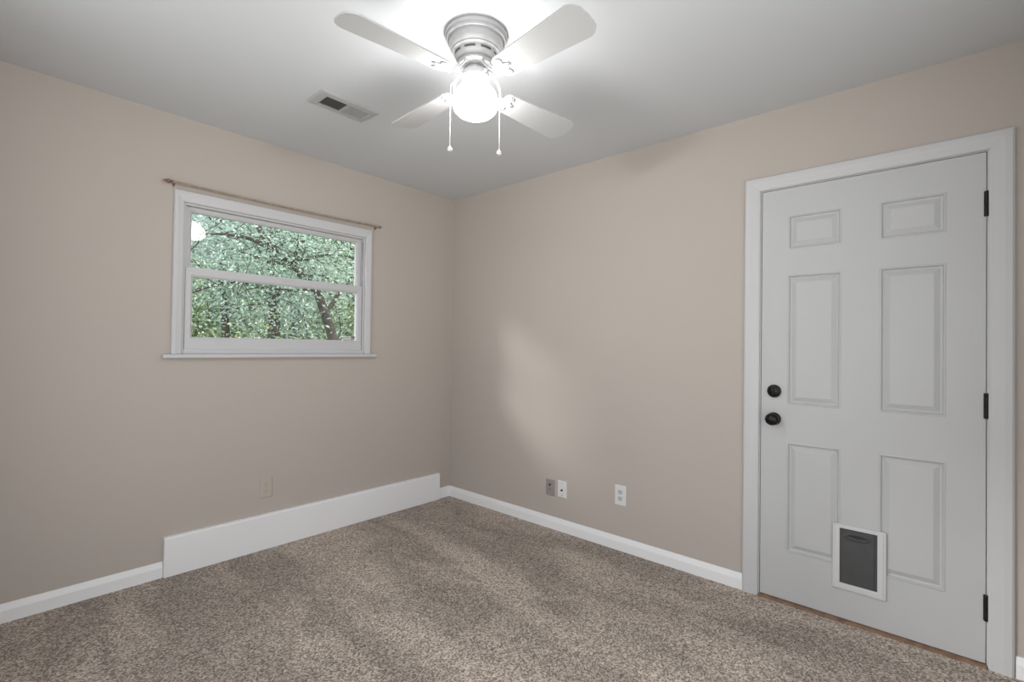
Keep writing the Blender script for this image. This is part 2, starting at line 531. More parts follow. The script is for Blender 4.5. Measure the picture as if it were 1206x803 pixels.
# deadbolt
KY, KZ, BZ = -2.4425, 0.8985, 1.0365
bm = bmesh.new()
lathe(bm, [(0.0, -0.001), (0.0315, -0.001), (0.0325, 0.004), (0.030, 0.009), (0.024, 0.0115), (0.0225, 0.0115), (0.0215, 0.015), (0.016, 0.017), (0.0, 0.0175)], (0, KY, BZ), 'X', 40)
db = obj('deadbolt', bm, M['bronze'], d1, smooth=35)
bm = bmesh.new()
lathe(bm, [(0.0, 0.016), (0.006, 0.016), (0.006, 0.021), (0.0, 0.0215)], (0, KY, BZ), 'X', 20)
box(bm, -0.031, -0.018, KY-0.0025, KY+0.0025, BZ-0.014, BZ+0.014)
obj('thumb_turn', bm, M['bronze'], db, bevel=0.001)
bm = bmesh.new()
lathe(bm, [(0.0, -0.001), (0.031, -0.001), (0.032, 0.003), (0.029, 0.007), (0.018, 0.010), (0.0125, 0.013), (0.0125, 0.022), (0.0, 0.022)], (0, KY, KZ), 'X', 40)
kn = obj('knob_rosette', bm, M['bronze'], d1, smooth=35)
bm = bmesh.new()
lathe(bm, [(0.0, 0.020), (0.014, 0.021), (0.021, 0.026), (0.0275, 0.034), (0.030, 0.043), (0.0285, 0.051), (0.023, 0.058), (0.013, 0.0625), (0.0, 0.064)], (0, KY, KZ), 'X', 40, sy=1.05)
obj('door_knob', bm, M['bronze'], kn, smooth=50)
# hinges
for zc in (1.838, 1.031, 0.234):
    bm = bmesh.new()
    for k in range(5):
        z0 = zc-0.0505+k*0.0202
        bm2 = bmesh.new()
        lathe(bm2, [(0.0, 0), (0.0062, 0), (0.0066, 0.001), (0.0066, 0.0188), (0.0062, 0.0198), (0, 0.0198)], (-0.0068, -3.2075, z0), 'Z', 14)
        me = bpy.data.meshes.new('t'); bm2.to_mesh(me); bm2.free(); bm.from_mesh(me); bpy.data.meshes.remove(me)
    box(bm, -0.0075, 0.0015, -3.2155, -3.2075, zc-0.05, zc+0.05)
    box(bm, -0.0055, 0.0005, -3.2075, -3.199, zc-0.05, zc+0.05)
    obj('hinge', bm, M['hinge'], d1, smooth=40)
# pet door
PY0, PY1, PZ0, PZ1 = -2.893, -2.694, 0.148, 0.444
QY0, QY1, QZ0, QZ1 = -2.862, -2.722, 0.178, 0.428
def frame_loft(bm, outer, inner, prof, P):
    """picture frame: prof = [(u, d)] u from outer 0 to inner 1"""
    rr = []
    for u, d in prof:
        o, i = outer, inner
        a0 = o[0]+(i[0]-o[0])*u; a1 = o[1]+(i[1]-o[1])*u
        b0 = o[2]+(i[2]-o[2])*u; b1 = o[3]+(i[3]-o[3])*u
        rr.append([P(a0, b0, d), P(a1, b0, d), P(a1, b1, d), P(a0, b1, d)])
    rings(bm, rr, close=True)
bm = bmesh.new()
frame_loft(bm, (PY0, PY1, PZ0, PZ1), (QY0, QY1, QZ0, QZ1),
           [(0, -0.004), (0, 0.006), (0.10, 0.008), (0.32, 0.008), (0.36, 0.0115), (0.90, 0.0115), (1.0, 0.010), (1.0, -0.004)], lambda a, b, d: (-d, a, b))
for zz in (0.20, 0.27, 0.33, 0.395):
    for yy in (PY0+0.011, PY1-0.011):
        lathe(bm, [(0, 0.0075), (0.0035, 0.0075), (0.003, 0.0092), (0, 0.0095)], (0, yy, zz), 'X', 10)
pf = obj('pet_door_frame', bm, M['petframe'], d1)
bm = bmesh.new()
box(bm, -0.0035, 0.003, QY0-0.001, QY1+0.001, QZ0-0.001, QZ1+0.001)
box(bm, -0.0075, -0.0035, QY0+0.012, QY1-0.010, QZ0+0.004, QZ1-0.004)
# raised lip around an oval finger hold at the top
cy, cz = (QY0+QY1)/2+0.004, QZ1-0.034
rr = []
for u, d in ((1.0, 0.007), (0.98, 0.011), (0.88, 0.012), (0.84, 0.009), (0.80, 0.007)):
    rr.append([(-d, cy+0.052*u*math.cos(a), cz+0.017*(u if u > 0.9 else u-0.06)*math.sin(a)) for a in [2*math.pi*k/32 for k in range(32)]])
rings(bm, rr, cap0=False, cap1=False)
fl = obj('pet_flap', bm, M['flap'], pf, smooth=30)
bm = bmesh.new()
lathe(bm, [(0, 0.0070), (0.0055, 0.0070), (0.0055, 0.0125), (0, 0.013)], (0, cy, cz+0.002), 'X', 14)
rr = []
for u in (1.0, 0.6):
    rr.append([(-0.0082+0.0004*u, cy+0.046*u*math.cos(a), cz+0.007+0.008*u*math.sin(a)) for a in [2*math.pi*k/24 for k in range(24)]])
rings(bm, rr, cap0=False)
obj('finger_latch', bm, M['dark'], fl, smooth=30)

# ------------------------------------------------------------------ window
w1 = empty('window_1', (-1.38, 0, WZ0), 'white double-hung window looking out on green trees', 'window', 'structure')
wA = lambda p, d: (p[0], -d, p[1])
gi = 0.0
wi = (WX0, WX1, WZ1)
wo = (-1.980, -0.779, 2.060)
casing_piece('side_casing', (WX0, WZ0), (wo[0], WZ0), (WX0, WZ1), (wo[0], wo[2]), w1, wA, M['trim'])
casing_piece('side_casing', (WX1, WZ0), (wo[1], WZ0), (WX1, WZ1), (wo[1], wo[2]), w1, wA, M['trim'])
casing_piece('head_casing', (WX0, WZ1+.0003), (wo[0], wo[2]+.0003), (WX1, WZ1+.0003), (wo[1], wo[2]+.0003), w1, wA, M['trim'])
bm = bmesh.new()
extrude_profile(bm, [(0.0, 1.153), (0.030, 1.153), (0.035, 1.157), (0.036, 1.165), (0.033, 1.1735), (0.0, 1.1748)], lambda d, h, s: (-2.019 if s == 0 else -0.741, -d, h))
obj('window_sill', bm, M['trim'], w1)
# vinyl frame with a track groove
def ringframe(x0, x1, z0, z1, wx, wz0, wz1, ya, yb, wx1=None):
    bm = bmesh.new()
    wx1 = wx1 or wx
    box(bm, x0, x0+wx, ya, yb, z0, z1); box(bm, x1-wx1, x1, ya, yb, z0, z1)
    box(bm, x0+wx, x1-wx1, ya, yb, z0, z0+wz0); box(bm, x0+wx, x1-wx1, ya, yb, z1-wz1, z1)
    return bm
obj('window_frame', ringframe(WX0, WX1, WZ0, WZ1, 0.012, 0.026, 0.010, 0.002, 0.11), M['vinyl'], w1, bevel=0.0015)
def sash(name, x0, x1, z0, z1, st, rb, rtp, ya, yb):
    """stiles st, bottom rail rb, top rail rtp, with a stepped glazing bead"""
    bm = bmesh.new()
    gx0, gx1, gz0, gz1 = x0+st, x1-st, z0+rb, z1-rtp
    prof_o = (x0, x1, z0, z1)
    bd = 0.010
    rr = []
    for (ins, y) in ((None, yb), (None, ya), ('bead', ya), ('bead', ya+0.003), ('in', ya+0.009), ('in', yb)):
        if ins is None: q = prof_o
        elif ins == 'bead': q = (gx0-bd, gx1+bd, gz0-bd, gz1+bd)
        else: q = (gx0, gx1, gz0, gz1)
        rr.append([(q[0], y, q[2]), (q[1], y, q[2]), (q[1], y, q[3]), (q[0], y, q[3])])
    rings(bm, rr, close=True)
    s = obj(name, bm, M['vinyl'], w1)
    g = boxo('glass_pane', (gx0-0.002, gx1+0.002, ya+0.012, ya+0.016, gz0-0.002, gz1+0.002), M['glass'], s)
    return s
up_s = sash('upper_sash', WX0+0.014, WX1-0.014, 1.612, WZ1-0.011, 0.034, 0.036, 0.026, 0.034, 0.060)
lo_s = sash('lower_sash', WX0+0.016, WX1-0.016, WZ0+0.020, 1.652, 0.036, 0.074, 0.052, 0.008, 0.032)
# grey strips painted in for the shaded gap between sash and frame
bm = bmesh.new()
box(bm, WX1-0.0155, WX1-0.0125, 0.006, 0.013, 1.235, 1.965)
box(bm, WX0+0.0125, WX0+0.0155, 0.006, 0.013, 1.235, 1.65)
obj('sash_gap_shade', bm, mat('grey_gap_shade', (0.22, 0.22, 0.24), 0.8, noise=(40, 0.05)), w1)
bm = bmesh.new()
box(bm, -1.40, -1.34, 0.0035, 0.009, 1.628, 1.642)
box(bm, WX1-0.062, WX1-0.030, 0.006, 0.010, 1.630, 1.640)
box(bm, WX0+0.030, WX0+0.062, 0.006, 0.010, 1.630, 1.640)
obj('tilt_latch', bm, M['vinyl'], lo_s, bevel=0.001)
# maker's label stuck in the lower right corner of the glass
bm = bmesh.new()
box(bm, -0.972, -0.884, 0.0190, 0.0198, 1.275, 1.298)
st = obj('window_label', bm, M['sticker'], lo_s)
bm = bmesh.new()
box(bm, -0.914, -0.887, 0.0184, 0.0190, 1.277, 1.283); box(bm, -0.914, -0.887, 0.0184, 0.0190, 1.287, 1.296)
box(bm, -0.968, -0.925, 0.0186, 0.0190, 1.285, 1.287)
obj('label_print', bm, M['flap'], st)

# ------------------------------------------------------------------ curtain rod
cr = empty('curtain_rod', (-1.37, -0.03, 2.088), 'thin tan wooden curtain rod above the window, finial on its left end', 'curtain rod')
bm = bmesh.new()
N = 24
pts = [(-1.992+(1.992-0.735)*k/N, -0.030, 2.087+0.003*k/N - 0.006*math.sin(math.pi*k/N)) for k in range(N+1)]
tube(bm, pts, 0.0058, 12)
obj('pole', bm, M['rod'], cr, smooth=40)
bm = bmesh.new()
pr = [(0.0058, 0), (0.0085, 0.003), (0.0085, 0.007), (0.005, 0.010), (0.010, 0.017), (0.0115, 0.023), (0.008, 0.030), (0.0045, 0.033), (0.0065, 0.037), (0.0045, 0.043), (0.0, 0.046)]
rr = [[(-1.990-h, -0.030+r*math.cos(a), 2.087+r*math.sin(a)) for a in [2*math.pi*k/16 for k in range(16)]] for r, h in pr]
rings(bm, rr)
tag(obj('finial', bm, M['rodend'], cr, smooth=40), 'brown turned finial')
bm = bmesh.new()
pr = [(0.0058, 0), (0.0078, 0.002), (0.0078, 0.014), (0.006, 0.018), (0.0, 0.019)]
rr = [[(-0.737+h, -0.030+r*math.cos(a), 2.090+r*math.sin(a)) for a in [2*math.pi*k/16 for k in range(16)]] for r, h in pr]
rings(bm, rr)
tag(obj('end_cap', bm, M['rodend'], cr, smooth=40), 'brown end cap')
for bx_ in (-1.982, -0.752):
    bm = bmesh.new()
    box(bm, bx_-0.005, bx_+0.005, -0.003, 0.0, 2.070, 2.096)
    tube(bm, [(bx_, -0.002, 2.080), (bx_, -0.018, 2.078), (bx_, -0.030, 2.0795), (bx_, -0.037, 2.084)], 0.002, 8)
    obj('bracket', bm, M['rodend'], cr)

# ------------------------------------------------------------------ wall plates
def plate_body(bm, P, w, h, t=0.006):
    rr = []
    for ins, d in ((0, 0), (0, t*0.55), (0.0035, t), ):
        rr.append([P(-w/2+ins, -h/2+ins, d), P(w/2-ins, -h/2+ins, d), P(w/2-ins, h/2-ins, d), P(-w/2+ins, h/2-ins, d)])
    rings(bm, rr)
def pboxp(bm, P, u0, u1, v0, v1, d0, d1):
    c = [P(u, v, d) for d in (d0, d1) for u, v in ((u0, v0), (u1, v0), (u1, v1), (u0, v1))]
    rings(bm, [c[:4], c[4:]])
def disc(bm, P, u, v, r, d0, d1, n=20, flat=1.0):
    rings(bm, [[P(u+r*math.cos(2*math.pi*k/n)*1.0, v+max(-flat*r, min(flat*r, r*math.sin(2*math.pi*k/n))), d) for k in range(n)] for d in (d0, d1)])
def outlet(name, org, P, mp, mr, md, w, h, label, grp=None):
    e = empty(name, org, label, 'outlet', group=grp)
    bm = bmesh.new(); plate_body(bm, P, w, h)
    obj('cover_plate', bm, mp, e)
    for s in (1, -1):
        bm = bmesh.new(); disc(bm, P, 0, s*0.0195, 0.0172, 0.004, 0.0078, 28, 0.82)
        f = obj('receptacle', bm, mr, e)
        bm = bmesh.new()
        pboxp(bm, P, -0.0078, -0.0052, s*0.0195-0.001, s*0.0195+0.008, 0.0074, 0.0080)
        pboxp(bm, P, 0.0052, 0.0078, s*0.0195-0.001, s*0.0195+0.008, 0.0074, 0.0080)
        disc(bm, P, 0, s*0.0195-0.0075, 0.0028, 0.0074, 0.0080, 12)
        obj('slots', bm, md, f)
    bm = bmesh.new(); disc(bm, P, 0, 0, 0.003, 0.005, 0.0068, 12)
    obj('screw', bm, mp, e)
    return e
PB = lambda yc, zc: (lambda u, v, d: (-d, yc-u, zc+v))
PA = lambda xc, zc: (lambda u, v, d: (xc+u, -d, zc+v))
outlet('wall_outlet', (0, -1.589, 0.335), PB(-1.589, 0.335), M['plate'], M['recept'], M['dark'], 0.076, 0.122,
       'white duplex outlet with grey sockets on the wall nearest the door casing')
outlet('wall_outlet', (-1.473, 0, 0.364), PA(-1.473, 0.364), M['beigeplate'], M['beigeplate'], M['beigedark'], 0.070, 0.118,
       'beige painted outlet on the wall below the window')
def jack(name, org, P, mp, label, cat, w, h, port_v):
    e = empty(name, org, label, cat)
    bm = bmesh.new(); plate_body(bm, P, w, h)
    obj('cover_plate', bm, mp, e)
    bm = bmesh.new()
    disc(bm, P, 0, port_v, 0.0075, 0.005, 0.010, 6)
    disc(bm, P, 0, port_v, 0.0048, 0.010, 0.016, 16)
    obj('jack_port', bm, M['dark'], e)
    for s in (1, -1):
        bm = bmesh.new(); disc(bm, P, 0, s*0.042, 0.0032, 0.005, 0.0068, 12)
        obj('screw', bm, mat('plate_screw', (0.35, 0.35, 0.35), 0.4, metal=0.5), e)
    return e
jack('cable_plate', (0, -1.1495, 0.283), PB(-1.1495, 0.283), M['plate'], 'white cable jack plate low on the wall, beside the grey plate', 'wall plate', 0.072, 0.112, -0.006)
g = jack('phone_plate', (0, -1.049, 0.276), PB(-1.049, 0.276), M['plategrey'], 'dull grey jack plate low on the wall, closest to the corner', 'wall plate', 0.074, 0.110, 0.020)
bm = bmesh.new(); pboxp(bm, PB(-1.049, 0.276), -0.006, 0.006, -0.018, -0.008, 0.0055, 0.009)
obj('lower_port', bm, M['beigedark'], g)

# ------------------------------------------------------------------ ceiling register
VX0, VX1, VY0, VY1 = -1.597, -1.288, -0.865, -0.698
vt = empty('air_register', ((VX0+VX1)/2, (VY0+VY1)/2, H), 'white two-bank air register in the ceiling near the fan', 'air vent')
bm = bmesh.new()
IX0, IX1, IY0, IY1 = -1.552, -1.318, -0.824, -0.728
frame_loft(bm, (VX0, VX1, VY0, VY1), (IX0, IX1, IY0, IY1), [(0, 0.0), (0, 0.004), (0.15, 0.008), (0.85, 0.010), (1, 0.008), (1, 0.0)], lambda a, b, d: (a, b, H-d))
midx = (IX0+IX1)/2
box(bm, midx-0.006, midx+0.006, IY0, IY1, H-0.010, H-0.001)
obj('register_frame', bm, M['fan'], vt)
boxo('duct_opening', (IX0, IX1, IY0, IY1, H-0.0012, H-0.0002), M['slot'], vt)
for (a, b, tilt, nm) in ((IX0, midx-0.006, 1, 'left'), (midx+0.006, IX1, -1, 'right')):
    n = 11
    bm = bmesh.new()
    for k in range(n):
        xc = a+(b-a)*(k+0.5)/n
        dx = 0.0032*tilt
        c0 = [(xc-dx-0.0004, IY0, H-0.009), (xc-dx+0.0004, IY0, H-0.009), (xc+dx+0.0004, IY0, H-0.0013), (xc+dx-0.0004, IY0, H-0.0013)]
        rings(bm, [c0, [(p[0], IY1, p[2]) for p in c0]])
    obj('louver_bank', bm, M['louver'], vt)

# ------------------------------------------------------------------ ceiling fan
FXc, FYc = -1.400, -1.712
fan = empty('ceiling_fan', (FXc, FYc, H), 'white four-blade flush-mount ceiling fan with a lit globe and pull chains', 'ceiling fan')
bm = bmesh.new()
lathe(bm, [(0.0, 0.0), (0.115, 0.0), (0.115, -0.006), (0.121, -0.007), (0.121, -0.016), (0.1195, -0.019), (0.1155, -0.021), (0.1155, -0.031), (0.106, -0.033), (0.1035, -0.036), (0.1035, -0.040), (0.0, -0.040)], (FXc, FYc, H), 'Z', 72)
obj('ceiling_plate', bm, M['fan'], fan, smooth=35)
bm = bmesh.new()
lathe(bm, [(0.0, -0.038), (0.105, -0.040), (0.106, -0.043), (0.1035, -0.055), (0.097, -0.068), (0.092, -0.0715), (0.0925, -0.075), (0.088, -0.0775), (0.083, -0.082), (0.0795, -0.098), (0.071, -0.108), (0.058, -0.113), (0.0, -0.113)], (FXc, FYc, H), 'Z', 72)
mh = obj('motor_housing', bm, M['fan'], fan, smooth=35)
ns = 8
for k in range(ns):
    a0 = 2*math.pi*(k+0.12)/ns + R(9); a1 = a0 + 2*math.pi*0.66/ns
    q = []
    for i in range(7):
        a = a0+(a1-a0)*i/6
        c, sn = math.cos(a), math.sin(a)
        q.append([(FXc+r*c, FYc+r*sn, H+z) for r, z in ((0.0780, -0.0845), (0.0834, -0.0850), (0.0818, -0.0925), (0.0770, -0.0920))])
    bm = bmesh.new()
    rings(bm, q)
    obj('cooling_slot', bm, M['slot'], mh)
# flywheel and switch housing
bm = bmesh.new()
lathe(bm, [(0.0, -0.110), (0.066, -0.112), (0.070, -0.116), (0.070, -0.124), (0.064, -0.128), (0.0, -0.128)], (FXc, FYc, H), 'Z', 56)
obj('flywheel', bm, M['fan'], fan, smooth=35)
bm = bmesh.new()
lathe(bm, [(0.0, -0.126), (0.028, -0.127), (0.034, -0.131), (0.040, -0.140), (0.050, -0.150), (0.053, -0.160), (0.053, -0.172), (0.047, -0.176), (0.0, -0.176)], (FXc, FYc, H), 'Z', 48)
sh = obj('switch_housing', bm, M['fan'], fan, smooth=35)
for k in range(3):
    a = R(20+120*k)
    bm = bmesh.new()
    tube(bm, [(FXc+0.050*math.cos(a), FYc+0.050*math.sin(a), H-0.166), (FXc+0.068*math.cos(a), FYc+0.068*math.sin(a), H-0.166)], 0.0035, 10)
    tube(bm, [(FXc+0.066*math.cos(a), FYc+0.066*math.sin(a), H-0.166), (FXc+0.072*math.cos(a), FYc+0.072*math.sin(a), H-0.166)], 0.006, 12)
    obj('thumb_screw', bm, M['chain'], sh)
bm = bmesh.new()
lathe(bm, [(0.0, -0.174), (0.044, -0.174), (0.046, -0.188), (0.052, -0.201), (0.065, -0.213), (0.077, -0.226), (0.0845, -0.242), (0.0885, -0.260), (0.0885, -0.278), (0.082, -0.298), (0.066, -0.313), (0.045, -0.3235), (0.022, -0.328), (0.0, -0.329)], (FXc, FYc, H), 'Z', 56)
tag(obj('glass_globe', bm, M['globe'], fan, smooth=60), 'lit white opal glass globe')
pl_b = bpy.data.lights.new('bulb', 'POINT')
pl_b.energy = BULB
pl_b.color = (1.0, 0.98, 0.95)
pl_b.shadow_soft_size = 0.035
po_b = bpy.data.objects.new('bulb', pl_b)
COL.objects.link(po_b)
po_b.parent = fan
po_b.location = (0, 0, -0.268)
# blades and their irons
BZc, BA0, PIT = 2.272, -4.9, -0.20
DROOP = [(2.247, 0.6), (2.269, 0.2), (2.276, -1.2), (2.269, 0.4)]     # each blade sags and sits a little differently
def blade_pts(n_tip=12):
    """outline in (r, s): r along the blade, s across"""
    r0, r1, w0, w1 = 0.135, 0.550, 0.104, 0.144
    o = []
    # root end, gently rounded
    for k in range(7):
        a = math.pi - math.pi/2*k/6
        o.append((r0+0.030+0.030*math.cos(a), w0/2-0.030+0.030*math.sin(a)))
    # tip: shallow arc with rounded corners
    c, bulge = 0.034, 0.013
    for k in range(1, 22):
        sv = w1/2*math.cos(math.pi/2*k/22)
        q = max(0.0, (sv-(w1/2-c))/c)
        o.append((r1 - bulge*(sv/(w1/2))**2 - c*(1-math.sqrt(max(0, 1-q*q))), sv))
    o.append((r1, 0.0))
    m_ = [(r, -s) for r, s in o[:-1]][::-1]
    return o + m_
def to3(r, s, n, ang, pit, c=None):
    c = c or (FXc, FYc, BZc)
    d = Vector((math.cos(ang), math.sin(ang), 0))
    t = Vector((-math.sin(ang), math.cos(ang), 0))
    s3 = t*math.cos(pit) + Vector((0, 0, 1))*math.sin(pit)
    nn = d.cross(s3)
    return Vector(c) + d*r + s3*s + nn*n
for k in range(4):
    ang = R(BA0 + 90*k + DROOP[k][1])
    BZc = DROOP[k][0]
    bm = bmesh.new()
    P = blade_pts()
    rings(bm, [[to3(r, s, -0.003, ang, PIT) for r, s in P], [to3(r, s, 0.003, ang, PIT) for r, s in P]])
    bl = obj('fan_blade', bm, M['blade'], fan)
    # iron: flat trefoil plate under the blade root and two arms sweeping up to the flywheel
    bm = bmesh.new()
    pl_ = [(0.112, 0.016), (0.128, 0.022), (0.140, 0.036), (0.152, 0.044), (0.166, 0.044), (0.176, 0.036), (0.178, 0.026), (0.172, 0.018), (0.180, 0.012), (0.192, 0.008), (0.196, 0.0)]
    pl_ = pl_ + [(r, -s) for r, s in pl_[:-1]][::-1]
    rings(bm, [[to3(r, s, -0.0065, ang, PIT) for r, s in pl_], [to3(r, s, -0.0035, ang, PIT) for r, s in pl_]])
    for sg in (1, -1):
        mid = []
        for u in range(9):
            v = u/8
            r = 0.060+(0.118-0.060)*v
            s = sg*(0.012+0.020*math.sin(math.pi*min(1, v*1.02))*1.0 + 0.004*v)
            z = (H-0.122-BZc)*(1-v)**1.4*1.0 - 0.005*v
            p = to3(r, s*math.cos(PIT), 0, ang, PIT*v)
            p.z += z
            mid.append(p)
        d = Vector((math.cos(ang), math.sin(ang), 0)); t = Vector((-math.sin(ang), math.cos(ang), 0))
        rr = []
        for p in mid:
            rr.append([p + t*a + Vector((0, 0, b)) for a, b in ((-0.005, -0.003), (0.005, -0.003), (0.005, 0.003), (-0.005, 0.003))])
        rings(bm, rr)
    box_c = to3(0.056, 0, 0, ang, 0); box_c.z = H-0.121
    rr = []
    for rr_, ww in ((0.045, 0.017), (0.068, 0.020)):
        c3 = Vector((FXc, FYc, H-0.127)) + Vector((math.cos(ang), math.sin(ang), 0))*rr_
        t = Vector((-math.sin(ang), math.cos(ang), 0))
        rr.append([c3 + t*a + Vector((0, 0, b)) for a, b in ((-ww, -0.004), (ww, -0.004), (ww, 0.004), (-ww, 0.004))])
    rings(bm, rr)
    ir = obj('blade_iron', bm, M['fan'], bl, bevel=0.0012)
    for (r, s) in ((0.160, 0.032), (0.160, -0.032), (0.184, 0.0)):
        bm = bmesh.new()
        n = 12
        q0 = [to3(r+0.0045*math.cos(2*math.pi*i/n), s+0.0045*math.sin(2*math.pi*i/n), -0.0064, ang, PIT) for i in range(n)]
        q1 = [to3(r+0.0035*math.cos(2*math.pi*i/n), s+0.0035*math.sin(2*math.pi*i/n), -0.0088, ang, PIT) for i in range(n)]
        rings(bm, [q0, q1])
        obj('screw', bm, M['chain'], bl)
# pull chains hang on either side of the globe
rdir = Vector((1.376, -1.309, 0)).normalized()
for sg, zl, nm in ((-1, 2.012, 'short'), (1, 2.006, 'long')):
    bm = bmesh.new()
    b0 = Vector((FXc, FYc, 0)) + rdir*sg*0.052
    b1 = Vector((FXc, FYc, 0)) + rdir*sg*0.0965
    pts = [b0+Vector((0, 0, H-0.162)), b0*0.6+b1*0.4+Vector((0, 0, H-0.170)), b1+Vector((0, 0, H-0.205)), b1+Vector((0, 0, H-0.235)), b1+Vector((0, 0, zl))]
    # ball chain: beads along the line
    L_ = []
    for a, b in zip(pts, pts[1:]):
        n = max(1, int((b-a).length/0.0048))
        L_ += [a.lerp(b, i/n) for i in range(n)]
    rad = []
    P2 = []
    for i, p in enumerate(L_):
        P2.append(p); rad.append(0.0018)
        if i+1 < len(L_):
            P2.append(p.lerp(L_[i+1], 0.5)); rad.append(0.0009)
    tube(bm, P2, rad, 6)
    ch = obj('pull_chain', bm, M['chain'], fan, smooth=60)
    bm = bmesh.new()
    lathe(bm, [(0, 0.004), (0.003, 0.003), (0.004, 0.0), (0.009, -0.004), (0.0115, -0.010), (0.0105, -0.016), (0.006, -0.020), (0, -0.021)], (b1.x, b1.y, zl), 'Z', 20)
    obj('chain_fob', bm, M['chain'], ch, smooth=50)

# ------------------------------------------------------------------ outdoors
bm = bmesh.new(); box(bm, -30, 40, T+0.02, 60, -0.9, -0.7)
tag(obj('ground', bm, M['soil']), 'leaf-littered ground under the trees outside', 'ground', kind='structure')

rng = np.random.default_rng(11)
def leaves(name, centers, n, leaf, mt, parent, spread):
    """n leaves scattered round the given twig centres, each a folded four-point blade"""
    C = np.array(centers)
    idx = rng.integers(0, len(C), n)
    p = C[idx] + rng.normal(size=(n, 3))*np.array(spread)
    d = rng.normal(size=(n, 3)); d[:, 2] = d[:, 2]*0.5-0.25
    d /= np.linalg.norm(d, axis=1)[:, None]
    e = rng.normal(size=(n, 3)); e -= (e*d).sum(1)[:, None]*d
    e /= np.linalg.norm(e, axis=1)[:, None]
    s = leaf*(0.6+0.8*rng.random(n))[:, None]
    nn = np.cross(d, e)
    v = np.stack([p, p+d*s*0.45+e*s*0.24, p+d*s, p+d*s*0.45-e*s*0.24, p+d*s*0.5+nn*s*0.05], 1).reshape(-1, 3)
    me = bpy.data.meshes.new(name)
    nv = len(v)
    me.vertices.add(nv); me.vertices.foreach_set('co', v.ravel())
    b = np.arange(n)*5
    tri = np.stack([b, b+1, b+4, b+1, b+2, b+4, b+2, b+3, b+4, b+3, b, b+4], 1).reshape(-1)
    nf = n*4
    me.loops.add(nf*3); me.loops.foreach_set('vertex_index', tri)
    me.polygons.add(nf); me.polygons.foreach_set('loop_start', np.arange(nf)*3)
    try: me.polygons.foreach_set('loop_total', np.full(nf, 3))
    except Exception: pass
    me.update(calc_edges=True)
    me.validate()
    me.materials.append(mt)
    o = bpy.data.objects.new(name, me)
    COL.objects.link(o)
    o.parent = parent
    o.matrix_parent_inverse = Matrix.Translation(-parent.location)
    return o

def branch_curve(p0, d, length, seg, wob, droop=0.0):
    pts = [Vector(p0)]
    d = Vector(d).normalized()
    for i in range(seg):
        d = (d + Vector(rng.normal(size=3))*wob + Vector((0, 0, -droop))).normalized()
        pts.append(pts[-1] + d*length/seg)
    return pts

def tree(label, path, r0, limbs, mleaf, nleaf, leaf, spread=(0.28, 0.28, 0.2), crown=None, nlimb=9, name='tree'):
    base = Vector(path[0])
    e = empty(name, base, label, 'tree', group=None)
    bm = bmesh.new()
    P = [Vector(p) for p in path]
    # smooth the trunk path
    sm = []
    for i in range(len(P)-1):
        for s in range(4):
            sm.append(P[i].lerp(P[i+1], s/4))
    sm.append(P[-1])
    for _ in range(2):
        sm = [sm[0]] + [(sm[i-1]+sm[i]*2+sm[i+1])/4 for i in range(1, len(sm)-1)] + [sm[-1]]
    tube(bm, sm, [r0*(1-0.7*i/len(sm)) for i in range(len(sm))], 10)
    tips = []
    todo = [([Vector(q) for q in l], r0*0.38) for l in limbs]
    for i in range(nlimb):
        k = int(len(sm)*(0.3+0.68*rng.random()))
        k = min(k, len(sm)-1)
        a = rng.random()*2*math.pi
        L_ = (crown or 2.0)*(0.5+0.6*rng.random())
        todo.append((branch_curve(sm[k], (math.cos(a), math.sin(a), 0.35*rng.random()+0.05), L_, 7, 0.16), r0*0.26))
    for pts, rr in todo:
        tube(bm, pts, [rr*(1-0.8*i/len(pts)) for i in range(len(pts))], 7)
        tips += [tuple(q) for q in pts[2:]]
        for q in pts[1:]:
            for _ in range(2):
                sb = branch_curve(q, rng.normal(size=3)*np.array((1, 1, .6)), 0.75, 4, 0.25, 0.05)
                tube(bm, sb, [rr*0.28*(1-0.7*i/len(sb)) for i in range(len(sb))], 4)
                tips += [tuple(s) for s in sb[1:]]
    obj('trunk', bm, M['bark'], e, smooth=60)
    leaves('foliage', tips, nleaf, leaf, mleaf, e, spread)
    return e

def at(u, v, y):
    d = fw*FPX + r2*(u-603) - u2*(v-402)
    return tuple(CAM + d*((y-CAM.y)/d.y))

# near tree with a bent trunk seen through the right half of the window
ya = 4.6
p_ = at(396, 410, ya)
tree('dark leaning tree with a crooked trunk behind the right half of the window',
     [(p_[0]+0.35, ya, -0.75), p_, at(383, 370, ya), at(371, 336, ya), at(345, 316, ya+0.1), at(322, 296, ya+0.2), at(300, 262, ya+0.3), at(290, 215, ya+0.4)],
     0.095, [[at(345, 318, ya), at(352, 290, ya+.1), at(372, 268, ya+.2), at(390, 240, ya+.3), at(400, 200, ya+.4)],
           [at(322, 298, ya), at(305, 285, ya), at(285, 279, ya+0.1), at(262, 276, ya+.2), at(235, 276, ya+.3)],
           [at(383, 370, ya), at(400, 345, ya+.2), at(420, 325, ya+.5), at(450, 300, ya+.6)]],
     M['leafA'], 9000, 0.05, crown=1.5, nlimb=7)
yb = 6.6
tree('straight brown tree standing behind the middle of the window',
     [(at(322, 410, yb)[0], yb, -0.75), at(322, 410, yb), at(324, 360, yb), at(319, 310, yb), at(324, 260, yb), at(318, 200, yb), at(322, 130, yb)],
     0.13, [], M['leafA'], 17000, 0.06, crown=2.0, nlimb=14)
yc = 7.6
tree('thin dark tree seen behind the left half of the window',
     [(at(262, 410, yc)[0], yc, -0.75), at(268, 410, yc), at(262, 350, yc), at(262, 290, yc), at(256, 200, yc), at(262, 120, yc)],
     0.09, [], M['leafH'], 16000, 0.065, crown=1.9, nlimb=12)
yd = 8.5
